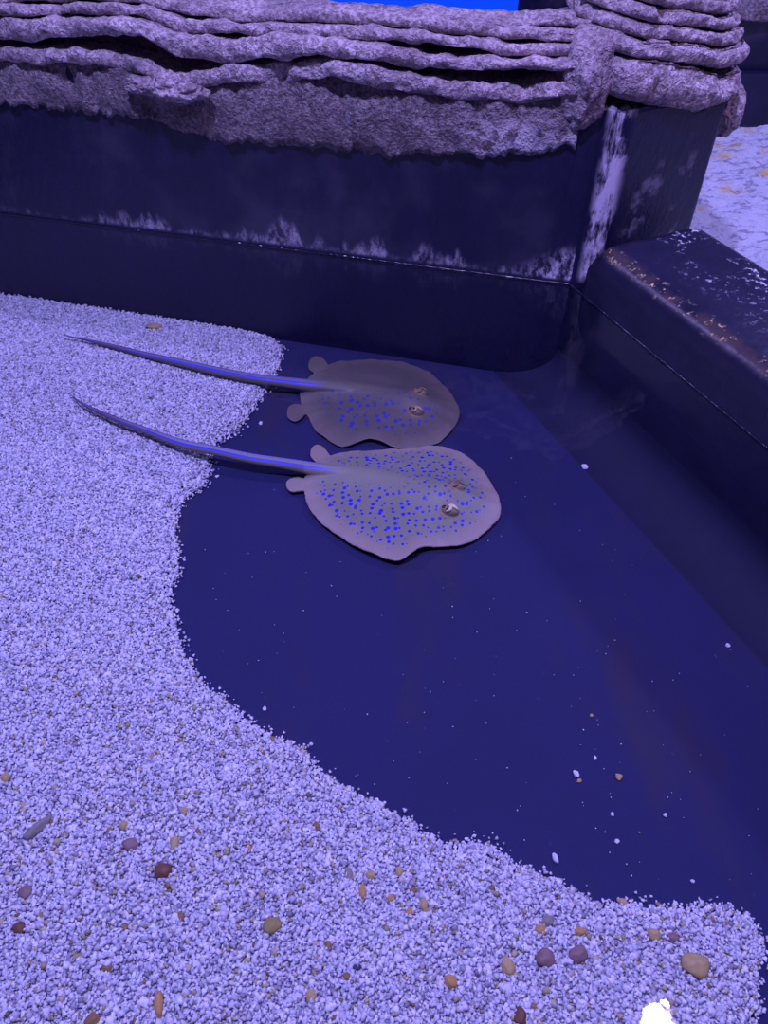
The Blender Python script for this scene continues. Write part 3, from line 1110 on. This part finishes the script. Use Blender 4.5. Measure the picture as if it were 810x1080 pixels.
mk1 = ray_mat('spotted_ray_skin', (0.235, 0.225, 0.150), (0.36, 0.27, 0.215), (0.30, 0.28, 0.20), (0.026, 0.011, 0.55), 1.0, 72)


def spots1(rim, t, l):
    return np.clip((0.93 - rim) / 0.14, 0, 1) * (0.85 + 0.3 * np.clip(0.7 - t, 0, 1))


make_ray('front stingray, closer to the viewer, densely covered in vivid blue spots', out1, tail1,
         [0.0012, 0.004, 0.0062, 0.0078, 0.0092, 0.0105, 0.0118, 0.013, 0.015, 0.016, 0.004],
         [(arc([(96, 442)], O3, S3)[0]), (arc([(772, 586)], O3, S3)[0])],
         arc([(600, 566), (622, 498)], O3, S3), ZR, 0.019,
         [arc([(190, 400), (165, 362), (140, 355), (122, 372), (125, 400), (160, 420)], O3, S3), arc([(115, 480), (80, 465), (45, 475), (38, 495), (55, 515), (95, 512), (120, 515)], O3, S3)],
         mk1, [(0.42 + 0.27, 0.03, 0.0), (0.80, 0.035, 0.012), (0.72, 0.03, 0.004), (0.03, 0.03, 0.004)], [(M_eye, M_lid, 1.25), (M_lid2, M_lid2, 0.9)], spots1)

out2 = arc([(630, 262), (628, 225), (608, 188), (570, 142), (520, 102), (460, 78), (400, 66), (330, 63), (260, 65), (200, 74), (150, 98), (110, 130),
            (85, 165), (88, 210), (97, 235), (115, 265), (140, 308), (175, 334), (215, 357), (250, 361), (290, 348), (330, 342), (370, 354), (410, 366),
            (460, 368), (520, 361), (565, 343), (605, 305)], O3, S3)
tail2 = [(64, 353, ZF + 0.042), (93, 359, ZF + 0.042), (122, 366, ZF + 0.042), (157, 375, ZF + 0.040), (193, 383, ZF + 0.039), (229, 391, ZF + 0.038),
         (265, 398, ZF + 0.034), (301, 403, ZF + 0.028), (340, 408, ZF + 0.022), (375, 413, ZF + 0.022), (405, 418, ZF + 0.022)]
mk2 = ray_mat('dull_ray_skin', (0.120, 0.105, 0.085), (0.175, 0.135, 0.105), (0.22, 0.20, 0.145), (0.022, 0.014, 0.36), 0.75, 52)


def spots2(rim, t, l):
    return np.clip((0.86 - rim) / 0.2, 0, 1) * np.clip((0.10 - l) / 0.2, 0, 1) * 0.95


make_ray('rear stingray, farther from the viewer, duller brown with few faint blue spots', out2, tail2,
         [0.0012, 0.004, 0.0062, 0.0080, 0.0096, 0.0108, 0.0120, 0.0135, 0.016, 0.017, 0.004],
         [(arc([(80, 150)], O3, S3)[0]), (arc([(630, 255)], O3, S3)[0])],
         arc([(482, 230), (498, 180)], O3, S3), ZF + 0.006, 0.017,
         [arc([(180, 85), (165, 60), (135, 52), (115, 72), (118, 98), (150, 110)], O3, S3), arc([(100, 225), (70, 215), (45, 228), (42, 258), (65, 275), (90, 265), (105, 245)], O3, S3)],
         mk2, [(0.62, 0.025, 0.0), (0.78, 0.035, 0.008)], [(M_eye, M_lid3, 1.0), (M_lid2, M_lid2, 0.9)], spots2)

# ------------------------------------------------------------------ single pebbles on the gravel, and loose bits on the dark floor
PM = {}
for nm, c in dict(maroon=(0.17, 0.07, 0.030), brown=(0.27, 0.155, 0.045), tan=(0.50, 0.36, 0.13), orange=(0.52, 0.29, 0.075), grey=(0.27, 0.25, 0.18),
                  purple=(0.26, 0.16, 0.13), olive=(0.33, 0.25, 0.065), navy=(0.04, 0.04, 0.07), white=(0.75, 0.72, 0.72)).items():
    PM[nm] = plain('pebble_' + nm, c, 0.6, 0.3, 160)


def pebble(px, py, wpx, col, label, cat='pebble', elong=1.0, rot=0.0, flat=0.6, name='pebble', group=None):
    x, y = U(px, py, ZF + 0.025)
    z = top_z((x, y))
    x, y = U(px, py, z + 0.003)
    z = top_z((x, y))
    dist = math.sqrt(x * x + y * y + (H - z) ** 2)
    r = 0.5 * wpx / F * dist
    bm = bmesh.new()
    bmesh.ops.create_icosphere(bm, subdivisions=3, radius=1.0)
    sx, sy = r * math.sqrt(elong), r / math.sqrt(elong)
    sz = max(0.0022, r * flat)
    off = Vector((px * 0.37, py * 0.53, 0))
    cuts = [Vector((random.uniform(-1, 1), random.uniform(-1, 1), random.uniform(-0.3, 1))).normalized() for _ in range(6)]
    for v in bm.verts:
        d = v.co.normalized()
        k = 1 + 0.22 * mn.noise(d * 1.4 + off) + 0.08 * mn.noise(d * 4 + off)
        for c in cuts:
            q = d.dot(c) * k
            if q > 0.78: k *= 0.78 / q
        v.co = Matrix.Rotation(rot, 3, 'Z') @ Vector((d.x * sx * k, d.y * sy * k, d.z * sz * k))
    me = bpy.data.meshes.new(name)
    bm.to_mesh(me); bm.free()
    me.polygons.foreach_set('use_smooth', [True] * len(me.polygons))
    me.materials.append(PM[col])
    o = bpy.data.objects.new(name, me); COL.objects.link(o)
    o.location = (x, y, z + sz * 0.62)
    tag(o, label, cat, group)
    return o


GR = 'coloured pebbles among the white gravel'
PEB = [
    (171, 919, 16, 'maroon', 'dark red-brown angular pebble, largest in the gravel of the lower left', 1.2, 0.2),
    (137, 891, 14, 'purple', 'flat purple pebble up and left of the dark red-brown angular pebble', 1.3, -0.2),
    (184, 889, 12, 'tan', 'tan-grey blocky pebble just above the dark red-brown angular pebble', 0.7, 0.0),
    (40, 873, 17, 'grey', 'long thin grey stone slanting on gravel near the left edge of the photo', 3.2, 0.9),
    (130, 870, 9, 'tan', 'tan pebble right above the flat purple pebble', 1.0, 0.3),
    (194, 855, 9, 'tan', 'yellow-tan pebble on gravel, uphill of the tan-grey blocky pebble', 0.8, 0.0),
    (287, 976, 16, 'olive', 'olive-brown rounded pebble standing alone on gravel at the bottom middle', 1.1, 0.3),
    (382, 940, 11, 'orange', 'upright orange-brown pebble with a smaller tan one above it', 0.6, 0.0),
    (391, 923, 10, 'tan', 'small tan pebble above the upright orange-brown pebble', 1.2, 0.0),
    (368, 921, 10, 'grey', 'grey pebble left of the small tan pebble and upright orange-brown pebble', 0.8, 0.0),
    (334, 871, 10, 'brown', 'brown pebble high on the gravel slope, near the dark pool floor', 0.9, 0.2),
    (21, 978, 11, 'maroon', 'dark maroon pebble close to the lower left corner', 1.1, 0.0),
    (41, 965, 8, 'olive', 'small olive pebble up and right of the dark maroon corner pebble', 0.8, 0.0),
    (177, 933, 7, 'brown', 'small brown pebble just below the dark red-brown angular pebble', 1.0, 0.0),
    (190, 967, 9, 'brown', 'dark brown upright pebble on gravel, left of the olive-brown rounded pebble', 0.7, 0.0),
    (347, 996, 8, 'brown', 'round dark brown pebble right of and below the olive-brown rounded pebble', 1.0, 0.0),
    (376, 1020, 7, 'navy', 'tiny navy-black pebble beside a brown one near the bottom middle', 1.3, 0.2),
    (365, 1030, 8, 'brown', 'small brown pebble touching distance left of the tiny navy-black pebble', 1.0, 0.0),
    (328, 1050, 11, 'tan', 'tan pebble down and left of the tiny navy-black pebble', 0.9, 0.0),
    (97, 1075, 12, 'brown', 'brown pebble cut by the bottom edge of the photo, lower left', 1.2, 0.0),
    (167, 1060, 14, 'orange', 'long orange stone pointing up at the bottom edge of the photo', 0.35, 0.2),
    (113, 1020, 9, 'brown', 'brown pebble alone on gravel above the long orange stone', 1.2, 0.0),
    (5, 820, 9, 'tan', 'tan pebble touching the left edge of the photo', 0.9, 0.0),
    (26, 941, 12, 'purple', 'dull purple-grey pebble above the dark maroon corner pebble', 1.0, 0.0),
    (209, 876, 7, 'brown', 'small brown pebble right of the tan-grey blocky pebble', 0.8, 0.0),
    (262, 894, 7, 'orange', 'small orange pebble in the middle of the gravel slope', 0.9, 0.0),
    (575, 1011, 17, 'purple', 'purple-brown chunky pebble, left one of two beside each other, lower right', 1.1, 0.3),
    (610, 1006, 16, 'purple', 'purple-brown flat pebble, right one of two beside each other, lower right', 1.5, 0.3),
    (535, 1018, 15, 'tan', 'large tan pebble left of the purple-brown chunky pebble', 0.8, 0.2),
    (549, 1072, 14, 'maroon', 'red-brown pebble at the bottom edge of the photo below the large tan pebble', 0.8, 0.0),
    (475, 1035, 13, 'orange', 'orange-brown pebble on gravel left of the large tan pebble', 1.0, 0.5),
    (432, 961, 8, 'orange', 'small orange pebble, lowest of a cluster on the gravel slope', 1.0, 0.0),
    (412, 946, 9, 'orange', 'rusty pebble at the left of a cluster on the gravel slope', 0.9, 0.0),
    (447, 954, 11, 'tan', 'yellow-tan pebble at the right of a cluster on the gravel slope', 0.8, 0.0),
    (436, 940, 8, 'brown', 'small brown pebble topmost of a cluster on the gravel slope', 0.9, 0.0),
    (578, 971, 12, 'grey', 'grey pebble above the orange one near the gravel rim, lower right', 1.3, 0.3),
    (571, 980, 10, 'orange', 'orange pebble just below the grey one near the gravel rim, lower right', 1.2, 0.0),
    (612, 982, 10, 'orange', 'yellow-orange pebble right of the grey and orange pair near the gravel rim', 1.3, 0.0),
    (710, 989, 11, 'purple', 'grey-purple pebble near the gravel rim toward the lower right corner', 1.4, -0.2),
    (690, 985, 12, 'tan', 'tan pebble left of the grey-purple pebble near the lower right corner', 1.2, -0.5),
    (733, 1018, 23, 'tan', 'largest tan pebble on the gravel near the lower right corner', 1.2, 0.0),
    (658, 950, 9, 'tan', 'tan pebble sitting right on the rim of gravel and dark floor', 1.6, -0.4),
    (421, 919, 9, 'tan', 'tan pebble above the rusty pebble cluster on the gravel slope', 0.8, 0.0),
    (163, 345, 12, 'tan', 'pale tan pebble on gravel above the rear stingray tail', 1.7, 0.0),
]
for (x, y, wd, c, lab, el, ro) in PEB:
    pebble(x, y, wd, c, lab, elong=el, rot=ro, group=GR)

BITS = [
    (617, 492, 7, 'white', 'round white dot alone on dark floor right of the front stingray snout', 1.0, 0.0),  # single round white dot set on the floor
    (608, 816, 7, 'white', 'white bit at the left of a pair on the dark floor, lower right', 0.7, 0.3),
    (611, 823, 5, 'tan', 'small tan bit touching the white bit on dark floor, lower right', 1.4, 0.5),
    (653, 819, 7, 'tan', 'round pale bit at the right of the pair on the dark floor, lower right', 0.9, 0.0),
    (586, 905, 8, 'white', 'long white sliver on dark floor close to the gravel rim', 0.5, 0.2),
    (651, 887, 5, 'white', 'white bit on dark floor below the round pale bit', 1.0, 0.0),
    (646, 858, 4, 'white', 'tiny white bit on dark floor between the round pale bit and the gravel', 0.8, 0.0),
    (628, 799, 4, 'white', 'tiny white bit on dark floor above the white and tan pair', 0.8, 0.0),
    (768, 680, 5, 'white', 'white bit lying on the dark slope at the right edge', 1.0, 0.0),
    (624, 754, 4, 'tan', 'tiny tan bit alone in the middle of the dark floor', 1.0, 0.0),
    (279, 747, 5, 'white', 'white bit on dark floor nearest the gravel edge at the middle left', 0.8, 0.3),
    (328, 784, 4, 'white', 'white bit just off the tip of the gravel bank on dark floor', 1.0, 0.0),
    (275, 446, 5, 'white', 'white bit on dark floor between the two stingray tails', 0.7, 0.2),
    (229, 502, 4, 'white', 'white bit on dark floor just under the front stingray tail', 1.3, 0.6),
    (574, 652, 0, 'white', '', 1, 0),
    (702, 859, 4, 'white', 'tiny white bit on dark floor right of all the others, lower right', 1.0, 0.0),
    (731, 929, 4, 'white', 'tiny white bit on dark floor just above the gravel of the right corner', 1.0, 0.0),
]
for (x, y, wd, c, lab, el, ro) in BITS:
    if wd:
        pebble(x, y, wd, c, lab, cat='stone fragment', elong=el, rot=ro, flat=0.7, name='stone_fragment', group='loose pale bits on the dark floor')
